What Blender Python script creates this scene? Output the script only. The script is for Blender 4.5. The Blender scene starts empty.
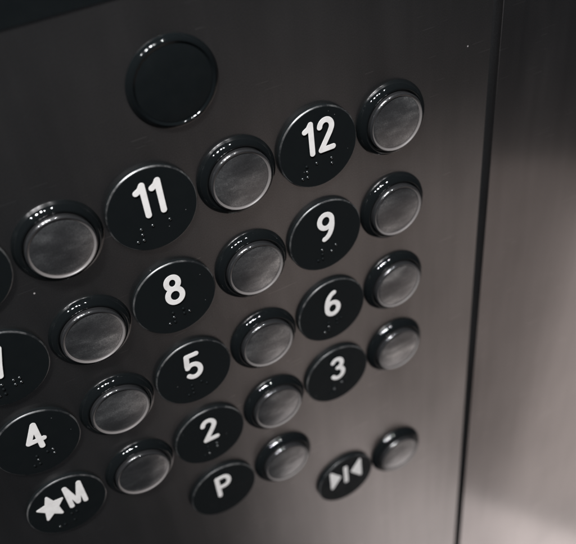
import bpy, bmesh, math, random
import numpy as np
from mathutils import Matrix, Vector

SC = bpy.context.scene
COL = SC.collection
U = 0.016                      # one plate radius in metres
H0 = 1.30                      # height of the top numbered row above the floor
def W(x, y, z=0.0):            # panel coordinates: x right, y DOWN, z out of the panel (all in plate radii)
    return Vector((x*U, -z*U, H0 - y*U))

# ------------------------------------------------------------------ camera
RC = ((0.8747877, 0.0972535, -0.4746454), (-0.3712439, 0.7640322, -0.5276672), (0.3113269, 0.6378060, 0.7044708))
CC = (0.972578, -9.229885, -13.814284)
def M3(v): return Vector((v[0], v[2], -v[1]))
cam = bpy.data.cameras.new('camera'); camo = bpy.data.objects.new('camera', cam); COL.objects.link(camo)
rx, ry, rz = M3(RC[0]), -M3(RC[1]), -M3(RC[2])
camo.matrix_world = Matrix(((rx.x, ry.x, rz.x, CC[0]*U), (rx.y, ry.y, rz.y, CC[2]*U), (rx.z, ry.z, rz.z, H0 - CC[1]*U), (0, 0, 0, 1)))
cam.sensor_fit = 'HORIZONTAL'; cam.sensor_width = 36.0; cam.lens = 48.4818
cam.clip_start = 0.01; cam.clip_end = 50
cam.dof.use_dof = True; cam.dof.focus_distance = 17.6*U; cam.dof.aperture_fstop = 9.0; cam.dof.aperture_blades = 7
SC.camera = camo

# ------------------------------------------------------------------ world, lamps, exposure
w = bpy.data.worlds.new('World'); SC.world = w; w.use_nodes = True
bg = w.node_tree.nodes['Background']; bg.inputs[0].default_value = (0.84, 0.95, 1.08, 1); bg.inputs[1].default_value = 0.016
def lamp(name, loc, aim, power, sx, sy=None, color=(1, 1, 1), shape=None):
    l = bpy.data.lights.new(name, 'AREA'); o = bpy.data.objects.new(name, l); COL.objects.link(o)
    l.energy = power; l.color = color; l.size = sx
    l.shape = shape or ('RECTANGLE' if sy else 'DISK')
    if sy: l.size_y = sy
    o.location = loc; o.rotation_euler = (Vector(aim) - Vector(loc)).to_track_quat('-Z', 'Y').to_euler()
    return o
CEN = W(6, 5)
for lx, ly, lz, p, sz in [(-0.72, -0.55, 1.15, 4, 0.05), (-0.40, -0.62, 1.15, 12, 0.085), (-0.17, -0.56, 1.15, 11, 0.065), (-0.02, -0.66, 1.15, 3, 0.035), (0.30, -0.58, 1.15, 4, 0.045)]:
    lamp('ceiling_spot', (lx, ly, H0 + lz), CEN, p*1.08, sz, color=(0.965, 0.98, 1.0))
lamp('low_reflection_fill', (0.72, -0.34, H0 - 1.58), W(12, 17), 1.15, 0.95, 0.42, color=(1, 0.91, 0.885))  # unseen fill lamp, added for the bright reflection at lower right
lamp('band_reflection_fill', (1.14, -0.50, H0 - 1.30), (0.34, 0, H0 - 0.36), 0.55, 0.40, 0.85, color=(1, 0.90, 0.86))  # upright lamp added to give the pale reflected band on the side panel
lamp('broad_reflection_fill', (0.72, -0.66, H0 - 0.93), W(12, 8), 0.34, 0.90, 0.65, color=(1, 0.85, 0.78))  # broad dim lamp added so the steel reflects a warm tone at right
SC.view_settings.view_transform = 'Standard'; SC.view_settings.look = 'None'
SC.view_settings.exposure = 0.0; SC.view_settings.gamma = 1.0
try:
    SC.cycles.use_denoising = True; SC.cycles.sample_clamp_indirect = 6.0
except Exception: pass

# ------------------------------------------------------------------ materials
def mat(name):
    m = bpy.data.materials.new(name); m.use_nodes = True
    nt = m.node_tree; b = nt.nodes['Principled BSDF']
    return m, nt, b
def N(nt, t, **kw):
    n = nt.nodes.new(t)
    for k, v in kw.items(): setattr(n, k, v)
    return n
def noise(nt, vec, scale, detail=4, rough=0.55):
    n = N(nt, 'ShaderNodeTexNoise'); n.inputs['Scale'].default_value = scale
    n.inputs['Detail'].default_value = detail; n.inputs['Roughness'].default_value = rough
    if vec is not None: nt.links.new(vec, n.inputs['Vector'])
    return n.outputs['Fac']
def ramp(nt, fac, stops):
    r = N(nt, 'ShaderNodeValToRGB'); nt.links.new(fac, r.inputs[0]); e = r.color_ramp.elements
    while len(e) < len(stops): e.new(0.5)
    for q, (pos, c) in zip(e, stops):
        q.position = pos; q.color = (c, c, c, 1) if isinstance(c, (int, float)) else (*c, 1)
    return r.outputs[0]
def mathn(nt, op, a, b):
    n = N(nt, 'ShaderNodeMath', operation=op)
    for i, v in enumerate((a, b)):
        if isinstance(v, (int, float)): n.inputs[i].default_value = v
        else: nt.links.new(v, n.inputs[i])
    return n.outputs[0]
def objvec(nt, scale=(1, 1, 1), rand=True):
    tc = N(nt, 'ShaderNodeTexCoord'); mp = N(nt, 'ShaderNodeMapping'); mp.inputs['Scale'].default_value = scale
    nt.links.new(tc.outputs['Object'], mp.inputs['Vector'])
    if rand:
        oi = N(nt, 'ShaderNodeObjectInfo'); cx = N(nt, 'ShaderNodeCombineXYZ')
        for k in range(3):
            nt.links.new(mathn(nt, 'MULTIPLY', oi.outputs['Random'], 7.3 + 3.1*k), cx.inputs[k])
        nt.links.new(cx.outputs[0], mp.inputs['Location'])
    return mp.outputs[0]
def bump(nt, b, h, strength, dist):
    n = N(nt, 'ShaderNodeBump'); n.inputs['Strength'].default_value = strength; n.inputs['Distance'].default_value = dist
    nt.links.new(h, n.inputs['Height']); nt.links.new(n.outputs[0], b.inputs['Normal'])
def specks(nt, vec, scale, size, density):
    """small dust specks: the core of a few voronoi cells"""
    v = N(nt, 'ShaderNodeTexVoronoi'); v.inputs['Scale'].default_value = scale; nt.links.new(vec, v.inputs['Vector'])
    near = mathn(nt, 'LESS_THAN', v.outputs['Distance'], size)
    sp = N(nt, 'ShaderNodeSeparateColor'); nt.links.new(v.outputs['Color'], sp.inputs[0])
    return mathn(nt, 'MULTIPLY', near, mathn(nt, 'LESS_THAN', sp.outputs[0], density))
def steel(name, base, r0, r1, streaky=0.15, sharp=None):
    m, nt, b = mat(name)
    v = objvec(nt, (1, 1, 0.03), False)
    fine = noise(nt, v, 2600, 2); streak = noise(nt, objvec(nt, (1, 1, 0.08), False), 130, 3); blot = noise(nt, objvec(nt, (1, 1, 0.6), False), 14, 5)
    b.inputs['Metallic'].default_value = 1.0
    k = mathn(nt, 'ADD', mathn(nt, 'MULTIPLY', streak, 0.3), mathn(nt, 'MULTIPLY', blot, 0.7))
    grain = noise(nt, objvec(nt, (1, 1, 0.5), False), 3600, 2, 0.6)
    k = mathn(nt, 'ADD', mathn(nt, 'MULTIPLY', k, 0.55), mathn(nt, 'MULTIPLY', grain, 0.45))
    c0 = tuple(c*0.66 for c in base); c1 = tuple(min(1, c*1.32) for c in base)
    col = ramp(nt, k, [(0.3, c0), (0.7, c1)])
    # a few hairline scratches, each a thin stretched streak at its own angle
    for ang, sd in ((0.5, 3.1), (-0.25, 8.7)):
        tc = N(nt, 'ShaderNodeTexCoord'); mp = N(nt, 'ShaderNodeMapping'); nt.links.new(tc.outputs['Object'], mp.inputs['Vector'])
        mp.inputs['Rotation'].default_value = (0, ang, 0); mp.inputs['Location'].default_value = (sd, 0, sd); mp.inputs['Scale'].default_value = (0.025, 1, 1)
        n1 = noise(nt, mp.outputs[0], 1500, 1, 0.4); n2 = noise(nt, objvec(nt, (1, 1, 1), False), 38 + sd, 2)
        hit = mathn(nt, 'MULTIPLY', mathn(nt, 'GREATER_THAN', n1, 0.70), mathn(nt, 'GREATER_THAN', n2, 0.58))
        mx = N(nt, 'ShaderNodeMix', data_type='RGBA'); nt.links.new(mathn(nt, 'MULTIPLY', hit, 0.5), mx.inputs[0]); nt.links.new(col, mx.inputs[6]); mx.inputs[7].default_value = (0.85, 0.82, 0.8, 1)
        col = mx.outputs[2]
    d = specks(nt, objvec(nt, (1, 1, 1), False), 95, 0.030, 0.11)
    mx = N(nt, 'ShaderNodeMix', data_type='RGBA'); nt.links.new(d, mx.inputs[0]); nt.links.new(col, mx.inputs[6]); mx.inputs[7].default_value = (0.45, 0.42, 0.41, 1)
    nt.links.new(mx.outputs[2], b.inputs['Base Color'])
    nt.links.new(mathn(nt, 'SUBTRACT', 1.0, d), b.inputs['Metallic'])
    nt.links.new(ramp(nt, mathn(nt, 'ADD', mathn(nt, 'MULTIPLY', streak, streaky), mathn(nt, 'MULTIPLY', blot, 1-streaky)), [(0.3, r0), (0.7, r1)]), b.inputs['Roughness'])
    bump(nt, b, fine, 0.12, 0.00006)
    if sharp:      # rolled sheet: a satin lobe plus a clearer one
        b2 = N(nt, 'ShaderNodeBsdfPrincipled'); b2.inputs['Metallic'].default_value = 1.0; b2.inputs['Roughness'].default_value = sharp
        nt.links.new(mx.outputs[2], b2.inputs['Base Color']); ms = N(nt, 'ShaderNodeMixShader'); ms.inputs[0].default_value = 0.55
        nt.links.new(b.outputs[0], ms.inputs[1]); nt.links.new(b2.outputs[0], ms.inputs[2])
        nt.links.new(ms.outputs[0], nt.nodes['Material Output'].inputs['Surface'])
    return m
M_panel = steel('brushed_steel', (0.455, 0.435, 0.43), 0.265, 0.315)
M_side = steel('satin_steel', (0.46, 0.435, 0.43), 0.28, 0.38, 0.4, 0.13)
M_gap, _, b = mat('dark_gap'); b.inputs['Base Color'].default_value = (0.10, 0.11, 0.117, 1); b.inputs['Roughness'].default_value = 0.7

def black(name, c, rough, dust=True, spec=0.5):
    m, nt, b = mat(name)
    v = objvec(nt)
    if dust:
        d = specks(nt, v, 420, 0.07, 0.10)
        mx = N(nt, 'ShaderNodeMix', data_type='RGBA'); nt.links.new(d, mx.inputs[0])
        mx.inputs[6].default_value = (*c, 1); mx.inputs[7].default_value = (0.16, 0.16, 0.16, 1)
        nt.links.new(mx.outputs[2], b.inputs['Base Color'])
    else: b.inputs['Base Color'].default_value = (*c, 1)
    nt.links.new(ramp(nt, noise(nt, v, 220, 5), [(0.3, rough*0.85), (0.7, rough*1.25)]), b.inputs['Roughness'])
    b.inputs['Specular IOR Level'].default_value = spec
    return m
M_plate = black('black_engraved_plastic', (0.0068, 0.0084, 0.0091), 0.45, spec=0.08)
M_rim = black('plate_edge', (0.048, 0.048, 0.048), 0.30, False, 1.0)
nt = M_rim.node_tree; b = nt.nodes['Principled BSDF']      # rubbed, uneven edge
nt.links.new(ramp(nt, noise(nt, objvec(nt), 160, 5, 0.7), [(0.42, (0.010, 0.011, 0.012)), (0.62, (0.085, 0.084, 0.083))]), b.inputs['Base Color'])
M_ring = black('glossy_black_bezel', (0.0052, 0.0063, 0.0068), 0.5, False, 0.0)
M_ring.node_tree.nodes['Principled BSDF'].inputs['Coat Weight'].default_value = 1.0
M_ring.node_tree.nodes['Principled BSDF'].inputs['Coat IOR'].default_value = 1.62
M_ring.node_tree.nodes['Principled BSDF'].inputs['Coat Roughness'].default_value = 0.05
M_lensrim = black('lens_rim', (0.0055, 0.0068, 0.0074), 0.5, False, 0.0)
for key, val in (('Coat Weight', 1.0), ('Coat IOR', 1.38), ('Coat Roughness', 0.075)): M_lensrim.node_tree.nodes['Principled BSDF'].inputs[key].default_value = val
M_dot = black('black_dot', (0.011, 0.014, 0.015), 0.19, False, 1.0)
M_dot.node_tree.nodes['Principled BSDF'].inputs['Coat Weight'].default_value = 1.0
M_dot.node_tree.nodes['Principled BSDF'].inputs['Coat IOR'].default_value = 1.8
M_dot.node_tree.nodes['Principled BSDF'].inputs['Coat Roughness'].default_value = 0.28
M_lens = black('black_lens', (0.0062, 0.0078, 0.0085), 0.4, False, 0.15)
m, nt, b = mat('white_fill'); M_white = m
nt.links.new(ramp(nt, noise(nt, objvec(nt), 300, 5), [(0.3, (0.80, 0.765, 0.74)), (0.55, (0.90, 0.865, 0.84))]), b.inputs['Base Color']); b.inputs['Roughness'].default_value = 0.5
# the cap: smoky satin plastic with scuffs
m, nt, b = mat('smoky_cap'); M_cap = m
v = objvec(nt)
big = noise(nt, objvec(nt, (0.6, 1, 1.3)), 95, 5, 0.58); fine = noise(nt, v, 1500, 3)
scr = noise(nt, v, 420, 5, 0.7)
k = mathn(nt, 'ADD', mathn(nt, 'MULTIPLY', big, 0.72), mathn(nt, 'MULTIPLY', noise(nt, v, 2600, 2, 0.6), 0.28))
nt.links.new(ramp(nt, k, [(0.36, (0.225, 0.225, 0.232)), (0.49, (0.33, 0.33, 0.336)), (0.57, (0.49, 0.49, 0.494)), (0.67, (0.90, 0.89, 0.88))]), b.inputs['Base Color'])
nt.links.new(ramp(nt, k, [(0.3, 0.28), (0.7, 0.40)]), b.inputs['Roughness'])
b.inputs['Metallic'].default_value = 0.95
b.inputs['Coat Weight'].default_value = 0.6; b.inputs['Coat Roughness'].default_value = 0.12
bump(nt, b, fine, 0.08, 0.00005)

m, nt, b = mat('smoky_cap_rim'); M_caprim = m
b.inputs['Base Color'].default_value = (0.022, 0.022, 0.023, 1); b.inputs['Roughness'].default_value = 0.22; b.inputs['Specular IOR Level'].default_value = 0.5
b.inputs['Coat Weight'].default_value = 1.0; b.inputs['Coat IOR'].default_value = 2.1; b.inputs['Coat Roughness'].default_value = 0.06

m, nt, b = mat('frosted_bevel'); M_bevel = m
b.inputs['Base Color'].default_value = (0.17, 0.155, 0.15, 1); b.inputs['Roughness'].default_value = 0.34; b.inputs['Specular IOR Level'].default_value = 0.6

# ------------------------------------------------------------------ geometry helpers
# every thing is built in a local frame: X right, Z up, -Y out of the panel, units metres
def link(name, me, parent=None, material=None):
    o = bpy.data.objects.new(name, me); COL.objects.link(o)
    if material and not me.materials: me.materials.append(material)
    if parent: o.parent = parent
    return o
def smooth(me, ang=40):
    for p in me.polygons: p.use_smooth = True
    try: me.set_sharp_from_angle(angle=math.radians(ang))
    except Exception: pass
def round_profile(pts, radii, n=5):
    """polyline (r,z) with fillets: radii[i] is the fillet size at corner i"""
    out = []
    for i, p in enumerate(pts):
        f = radii[i]
        if f <= 0 or i in (0, len(pts)-1): out.append(p); continue
        a = Vector(pts[i-1]) - Vector(p); c = Vector(pts[i+1]) - Vector(p)
        f2 = min(f, a.length*0.49, c.length*0.49)
        p0 = Vector(p) + a.normalized()*f2; p2 = Vector(p) + c.normalized()*f2
        for k in range(n+1):
            t = k/n; q = p0*(1-t)**2 + Vector(p)*2*t*(1-t) + p2*t*t; out.append((q.x, q.y))
    return out
def lathe(name, prof, material, parent=None, seg=96, sharp=50):
    bm = bmesh.new(); rings = []
    for r, z in prof:
        if r < 1e-6: rings.append([bm.verts.new((0, -z*U, 0))])
        else: rings.append([bm.verts.new((r*U*math.cos(a), -z*U, r*U*math.sin(a))) for a in (2*math.pi*k/seg for k in range(seg))])
    for A, B in zip(rings, rings[1:]):
        for k in range(seg):
            k2 = (k+1) % seg
            f = [A[k % len(A)], A[k2 % len(A)], B[k2 % len(B)], B[k % len(B)]]
            g = []
            for q in f:
                if q not in g: g.append(q)
            if len(g) > 2: bm.faces.new(g)
    bmesh.ops.recalc_face_normals(bm, faces=bm.faces)
    # make sure normals look outwards
    top = max(bm.faces, key=lambda f: -f.calc_center_median().y)
    if top.normal.y > 0: bmesh.ops.reverse_faces(bm, faces=bm.faces)
    me = bpy.data.meshes.new(name); bm.to_mesh(me); bm.free(); smooth(me, sharp)
    return link(name, me, parent, material)
def root(name, x, y, label, cat, group=None):
    o = bpy.data.objects.new(name, None); COL.objects.link(o); o.location = W(x, y)
    o.empty_display_size = 0.005; o['label'] = label; o['category'] = cat
    if group: o['group'] = group
    return o

# glyphs: strokes -> distance field -> contour -> filled, bevelled, extruded curve -> mesh
def arc(cx, cy, rx_, ry_, a0, a1, n=22):
    return [(cx + rx_*math.cos(math.radians(a0 + (a1-a0)*i/n)), cy + ry_*math.sin(math.radians(a0 + (a1-a0)*i/n))) for i in range(n+1)]
GL = {
 '0': [arc(0, .30, .165, .375, 0, 360, 40)],
 '1': [[(.03, .675), (.03, -.075)], [(.03, .675), (-.03, .585), (-.125, .535)]],
 '2': [arc(0, .50, .165, .175, 172, -25) + [(.10, .33), (-.165, -.065)], [(-.165, -.065), (.17, -.065)]],
 '3': [arc(-.01, .50, .155, .175, 150, -75) + [(.0, .325)], arc(-.01, .125, .18, .2, 78, -150)],
 '4': [[(.075, .675), (.075, -.085)], [(.065, .665), (-.185, .145), (.175, .145)]],
 '5': [[(.14, .665), (-.125, .665), (-.16, .345)], arc(-.015, .135, .185, .215, 140, -142)],
 '6': [arc(0, .125, .175, .2, 0, 360, 40), arc(.11, .19, .285, .47, 180, 98)],
 '7': [[(-.18, .64), (.11, .64), (-.02, .19), (-.088, -.10)]],
 '8': [arc(0, .50, .145, .17, 0, 360, 40), arc(0, .125, .178, .2, 0, 360, 40)],
 '9': [arc(0, .475, .175, .2, 0, 360, 40), arc(-.11, .41, .285, .47, 0, -82)],
 'M': [[(-.185, -.075), (-.185, .675), (.0, -.02), (.185, .675), (.185, -.075)]],
 'P': [[(-.165, -.095), (-.165, .675), (.03, .675)], [(-.165, .26), (.03, .26)], arc(.03, .4675, .165, .2075, 90, -90)],
}
def seg_sdf(X, Y, a, b_):
    ax, ay = a; dx, dy = b_[0]-ax, b_[1]-ay
    t = np.clip(((X-ax)*dx + (Y-ay)*dy)/(dx*dx + dy*dy + 1e-12), 0, 1)
    return np.hypot(X-ax-t*dx, Y-ay-t*dy)
def contours(F, xs, ys):
    nx, ny = len(xs), len(ys); nxt = {}; P = {}
    def ept(i, j, d):       # point on the grid edge from (i,j) in direction d
        k = (i, j, d)
        if k not in P:
            i2, j2 = (i+1, j) if d == 0 else (i, j+1)
            t = F[i, j]/(F[i, j]-F[i2, j2]); P[k] = (xs[i]+(xs[i2]-xs[i])*t, ys[j]+(ys[j2]-ys[j])*t)
        return k
    for i in range(nx-1):
        for j in range(ny-1):
            c = (F[i, j] < 0, F[i+1, j] < 0, F[i+1, j+1] < 0, F[i, j+1] < 0)
            if all(c) or not any(c): continue
            E = [(i, j, 0), (i+1, j, 1), (i, j+1, 0), (i, j, 1)]
            cr = []
            for q in range(4):
                a, b2 = c[q], c[(q+1) % 4]
                if a != b2: cr.append((ept(*E[q]), a))    # a True: leaving the inside
            outs = [k for k, a in cr if a]; ins = [k for k, a in cr if not a]
            if len(outs) == 1: nxt[outs[0]] = ins[0]
            else:
                for k, a in cr:
                    if a: nxt[k] = cr[(cr.index((k, a))+1) % 4][0]
    loops = []
    while nxt:
        s = next(iter(nxt)); L = [s]; k = nxt.pop(s)
        while k != s and k in nxt: L.append(k); k = nxt.pop(k)
        if len(L) > 8: loops.append([P[q] for q in L])
    return loops
def solid(name, F, xs, ys, z0, h, parent):
    cu = bpy.data.curves.new(name, 'CURVE'); cu.dimensions = '2D'; cu.fill_mode = 'BOTH'
    bev = 0.005
    for L in contours(F, xs, ys):
        s = cu.splines.new('POLY'); s.points.add(len(L)-1); s.use_cyclic_u = True
        for q, (x, y) in zip(s.points, L): q.co = (x*U, y*U, 0, 1)
    cu.extrude = (h/2-bev)*U; cu.bevel_depth = bev*U; cu.bevel_resolution = 1
    t = bpy.data.objects.new('tmp', cu); COL.objects.link(t)
    dg = bpy.context.evaluated_depsgraph_get(); me = bpy.data.meshes.new_from_object(t.evaluated_get(dg))
    bpy.data.objects.remove(t)
    me.materials.clear(); me.materials.append(M_white); me.materials.append(M_plate)
    for v_ in me.vertices:
        x, y, z = v_.co; v_.co = (x, -(z0*U + z + h*U/2), y)
    for p in me.polygons:
        p.use_smooth = False
        # the top and its bevel carry the white ply, the flanks are the black ply
        p.material_index = 0 if all(-me.vertices[k].co.y > (z0+h*0.55)*U for k in p.vertices) else 1
    me.name = name
    return link(name, me, parent)
def stroke(name, strokes, cx, cy, sx, wd, z0, h, parent):
    S = [[(x*sx+cx, y+cy) for x, y in s] for s in strokes]
    pts = np.array([q for s in S for q in s]); g = 0.0135; m_ = wd + 0.04
    xs = np.arange(pts[:, 0].min()-m_, pts[:, 0].max()+m_, g); ys = np.arange(pts[:, 1].min()-m_, pts[:, 1].max()+m_, g)
    X, Y = np.meshgrid(xs, ys, indexing='ij'); F = np.full(X.shape, 9.0)
    for s in S:
        for a, b_ in zip(s, s[1:]): F = np.minimum(F, seg_sdf(X, Y, a, b_))
    return solid(name, F - wd, xs, ys, z0, h, parent)
def poly(name, pts, rad, z0, h, parent):
    """filled polygon with rounded corners"""
    pts = [tuple(q) for q in pts]; A = np.array(pts); g = 0.0135; m_ = rad + 0.04
    xs = np.arange(A[:, 0].min()-m_, A[:, 0].max()+m_, g); ys = np.arange(A[:, 1].min()-m_, A[:, 1].max()+m_, g)
    X, Y = np.meshgrid(xs, ys, indexing='ij'); D = np.full(X.shape, 9.0); ins = np.zeros(X.shape, bool)
    for a, b_ in zip(pts, pts[1:]+pts[:1]):
        D = np.minimum(D, seg_sdf(X, Y, a, b_))
        cond = ((a[1] > Y) != (b_[1] > Y)) & (X < (b_[0]-a[0])*(Y-a[1])/((b_[1]-a[1]) or 1e-9) + a[0])
        ins ^= cond
    return solid(name, np.where(ins, -D, D) - rad, xs, ys, z0, h, parent)

# ------------------------------------------------------------------ panel and surroundings
PC, RR = 4.09044, 2.54885      # column and row pitch
SEAM, GAPW = 13.32, 0.30
def slab(name, x0, x1, y0, y1, th, material, bev=0.05):
    bm = bmesh.new()
    bmesh.ops.create_cube(bm, size=1.0)
    c = (W(x0, y0) + W(x1, y1))/2
    for v_ in bm.verts:
        v_.co = Vector((v_.co.x*(x1-x0)*U, v_.co.y*th*U + th*U/2, v_.co.z*(y1-y0)*U))
    bmesh.ops.bevel(bm, geom=list(bm.edges), offset=bev*U, segments=3, affect='EDGES')
    me = bpy.data.meshes.new(name); bm.to_mesh(me); bm.free(); smooth(me, 60)
    o = link(name, me, None, material); o.location = (c.x, 0, c.z)
    return o
panel = slab('control_panel', -16, SEAM-GAPW/2, -16, 48, 0.44, M_panel, 0.015)
panel['label'] = 'brushed dark steel lift control panel carrying all the push buttons'; panel['category'] = 'control panel'
side = slab('side_panel', SEAM+GAPW/2, 52, -16, 48, 0.44, M_side, 0.004)
side['label'] = 'plain satin steel panel right of the dark vertical seam'; side['category'] = 'panel'
back = slab('wall', -17, 53, -17, 49, 1.0, M_gap, 0.02); back.location.y = 0.45*U; back['kind'] = 'structure'

strip = slab('corner_shade_strip', -7.0, 5.6, -9.0, -4.42, 0.03, M_lens, 0.012); strip.location.y = -0.03*U  # black sheet put in for the shadow at the top left corner
strip['label'] = 'dark strip in place of shadow at the top left corner, above the blank lens'; strip['category'] = 'shade strip'

# ------------------------------------------------------------------ number plates
HL = 0.13
WALL_PROF = [(1.022, 0.0), (1.03, HL-0.036)]
PLATE_PROF = round_profile([(1.03, HL-0.036), (1.03, HL-0.030), (1.006, HL-0.003), (0.99, HL-0.003)], [0, .006, .010, 0])
DISC_PROF = [(1.0, HL-0.04), (1.0, HL-0.004), (0.994, HL), (0.6, HL), (0.0, HL)]
protos = {}
def copy_part(key, name, parent, make):
    if key not in protos:
        protos[key] = make(); return protos[key]
    o = protos[key].copy(); o.name = name; COL.objects.link(o); o.parent = parent
    return o
DOT = [(0.037, HL-0.008), (0.036, HL+0.010), (0.029, HL+0.023), (0.016, HL+0.030), (0.0, HL+0.032)]
BR = {'0': '245', '1': '1', '2': '12', '3': '14', '4': '145', '5': '15', '6': '124', '7': '1245', '8': '125', '9': '24', 'M': '134', 'P': '1234'}
ROWY = (-0.375, -0.515, -0.66)
RNG = random.Random(4)
def braille(root_, cells, x0, bright=0.9):
    """cells: strings of raised dot numbers, laid out from x0"""
    for n, cell in enumerate(cells):
        for d in cell:
            d = int(d); col = 0 if d < 4 else 1; row = (d-1) % 3
            x = x0 + n*0.40 + col*0.135; y = ROWY[row]
            if RNG.random() < bright: o = copy_part('dot', 'braille_dot', root_, lambda: lathe('braille_dot', DOT, M_dot, root_, 14, 80))
            else: o = copy_part('worn', 'braille_dot', root_, lambda: lathe('braille_dot', DOT, M_plate, root_, 14, 80))
            o.location = (x*U, 0, y*U)
def plate(col, row, text, label, glyph):
    r_ = root('number_plate', col*PC, row*RR, label, 'plate', 'round black plates beside the buttons')
    copy_part('rim', 'rim', r_, lambda: lathe('rim', PLATE_PROF, M_rim, r_, 128, 60))
    copy_part('edge', 'edge', r_, lambda: lathe('edge', WALL_PROF, M_plate, r_, 128, 60))
    copy_part('disc', 'disc', r_, lambda: lathe('disc', DISC_PROF, M_plate, r_, 128, 30))
    glyph(r_)
    return r_
GZ, GH, SW = HL-0.004, 0.045, 0.064
def digit(ch, cx=0.0, sx=1.0, name='digit'):
    return lambda r_: stroke(name, GL[ch], cx, 0.0, sx, SW, GZ, GH, r_)
def one(ch):
    def f(r_):
        digit(ch)(r_); braille(r_, ('3456', BR[ch]), -0.285, {'7': 0.8, '9': 0.6, '8': 0.45}.get(ch, 0.25))
    return f
def two(a, b_):
    def f(r_):
        if (a, b_) == ('1', '1'): xs = (-0.155, 0.195)
        else: xs = (-0.22, 0.195)
        digit(a, xs[0], 1.0)(r_); digit(b_, xs[1], 0.95)(r_)
        braille(r_, ('3456', BR[a], BR[b_]), -0.495)
    return f
def star_m(r_):
    tips = [(-.705, .335), (-.385, .655), (-.06, .385), (-.195, -.135), (-.575, -.155)]
    c = Vector((-.372, .245)); pts = []
    for i, t in enumerate(tips):
        n = tips[(i+1) % 5]; mid = (Vector(t)+Vector(n))/2; pts += [t, tuple(c + (mid-c)*0.58)]
    poly('star', pts, 0.03, GZ, GH, r_)
    stroke('letter', GL['M'], 0.272, 0.0, 1.0, 0.060, GZ, GH, r_)
    braille(r_, ('36', BR['M']), -0.40, 0.3)
def letter_p(r_): digit('P', 0, 1, 'letter')(r_)
def door_close(r_):
    poly('arrowhead', [(-.56, .68), (-.56, -.09), (-.26, .295)], 0.045, GZ, GH, r_)
    poly('bar', [(-.055, .66), (.015, .66), (.015, -.10), (-.055, -.10)], 0.035, GZ, GH, r_)
    poly('arrowhead', [(.53, .68), (.53, -.09), (.225, .295)], 0.045, GZ, GH, r_)
def nm(t): return 'round black plate with raised white number %s and braille dots' % t
for col, row, t, g in [(0, 0, '10', two('1', '0')), (1, 0, '11', two('1', '1')), (2, 0, '12', two('1', '2')),
                       (0, 1, '7', one('7')), (1, 1, '8', one('8')), (2, 1, '9', one('9')),
                       (0, 2, '4', one('4')), (1, 2, '5', one('5')), (2, 2, '6', one('6')),
                       (1, 3, '2', one('2')), (2, 3, '3', one('3'))]:
    lab = nm(t)
    if t == '10': lab = 'round black plate cut off by the left edge, above number 7'
    if t == '7': lab = 'round black plate with white number 7 cut off by left edge'
    plate(col, row, t, lab, g)
plate(0, 3, '*M', 'round black plate with raised white star and letter M', star_m)
plate(1, 4, 'P', 'round black plate with raised white letter P', letter_p)
plate(2, 5, 'X', 'round black plate with white door closing arrows symbol', door_close)

# ------------------------------------------------------------------ push buttons
RB = 0.945
RING = round_profile([(RB+.01, 0.0), (RB+.01, 0.03), (RB-.035, 0.13), (0.815, 0.215), (0.755, 0.19), (0.735, 0.10)],
                     [0, .02, .06, .05, .03, 0], 10)
CAP_RIM = round_profile([(0.742, 0.08), (0.742, 0.285), (0.712, 0.313), (0.703, 0.313)], [0, .07, .018, 0], 12)
BEVEL = [(0.707, 0.310), (0.699, 0.304), (0.690, 0.294), (0.682, 0.285), (0.672, 0.279), (0.655, 0.276)]
CAP = [(0.664, 0.26), (0.661, 0.269), (0.652, 0.274)] + [(r, 0.274 + 0.048*(1-(r/0.652)**2)) for r in (0.6, 0.52, 0.44, 0.36, 0.28, 0.2, 0.1, 0.0)]
def button(col, row, label):
    r_ = root('push_button', (col+0.5)*PC, row*RR, label, 'push button', 'round push buttons in rows on the panel')
    copy_part('ring', 'bezel_ring', r_, lambda: lathe('bezel_ring', RING, M_ring, r_, 128, 70))
    copy_part('cap_rim', 'cap_rim', r_, lambda: lathe('cap_rim', CAP_RIM, M_caprim, r_, 128, 60))
    copy_part('bevel', 'bevel_ring', r_, lambda: lathe('bevel_ring', BEVEL, M_bevel, r_, 128, 60))
    copy_part('cap', 'cap', r_, lambda: lathe('cap', CAP, M_cap, r_, 128, 50))
    return r_
for col, row, t in [(0, 0, 'left of the number 11 plate'), (1, 0, 'between the 11 and 12 plates'), (2, 0, 'right of the number 12 plate'),
                    (0, 1, 'left of the number 8 plate'), (1, 1, 'between the 8 and 9 plates'), (2, 1, 'right of the number 9 plate'),
                    (0, 2, 'between the 4 and 5 plates'), (1, 2, 'between the 5 and 6 plates'), (2, 2, 'right of the number 6 plate'),
                    (0, 3, 'right of the star and M plate'), (1, 3, 'between the 2 and 3 plates'), (2, 3, 'right of the number 3 plate'),
                    (1, 4, 'right of the letter P plate'), (2, 5, 'right of the arrows symbol plate')]:
    button(col, row, 'round smoky grey push button in black ring, ' + t)

# ------------------------------------------------------------------ round black lens above the rows
BX, BY, BR_ = 5.135, -2.561, 0.9635
r_ = root('indicator_lens', BX, BY, 'large blank round black lens above the numbered rows', 'lens')
lathe('rim', round_profile([(BR_+.015, 0.0), (BR_+.015, 0.012), (BR_-.05, 0.098), (BR_-.105, 0.132), (BR_-.14, 0.092), (BR_-.18, 0.088)], [0, .01, .05, .03, .045, 0], 10), M_lensrim, r_, 128, 80)
lathe('lens', [(BR_-.155, 0.075), (BR_-.16, 0.090), (BR_-.17, 0.093), (0.4, 0.102), (0.0, 0.105)], M_lens, r_, 128, 60)
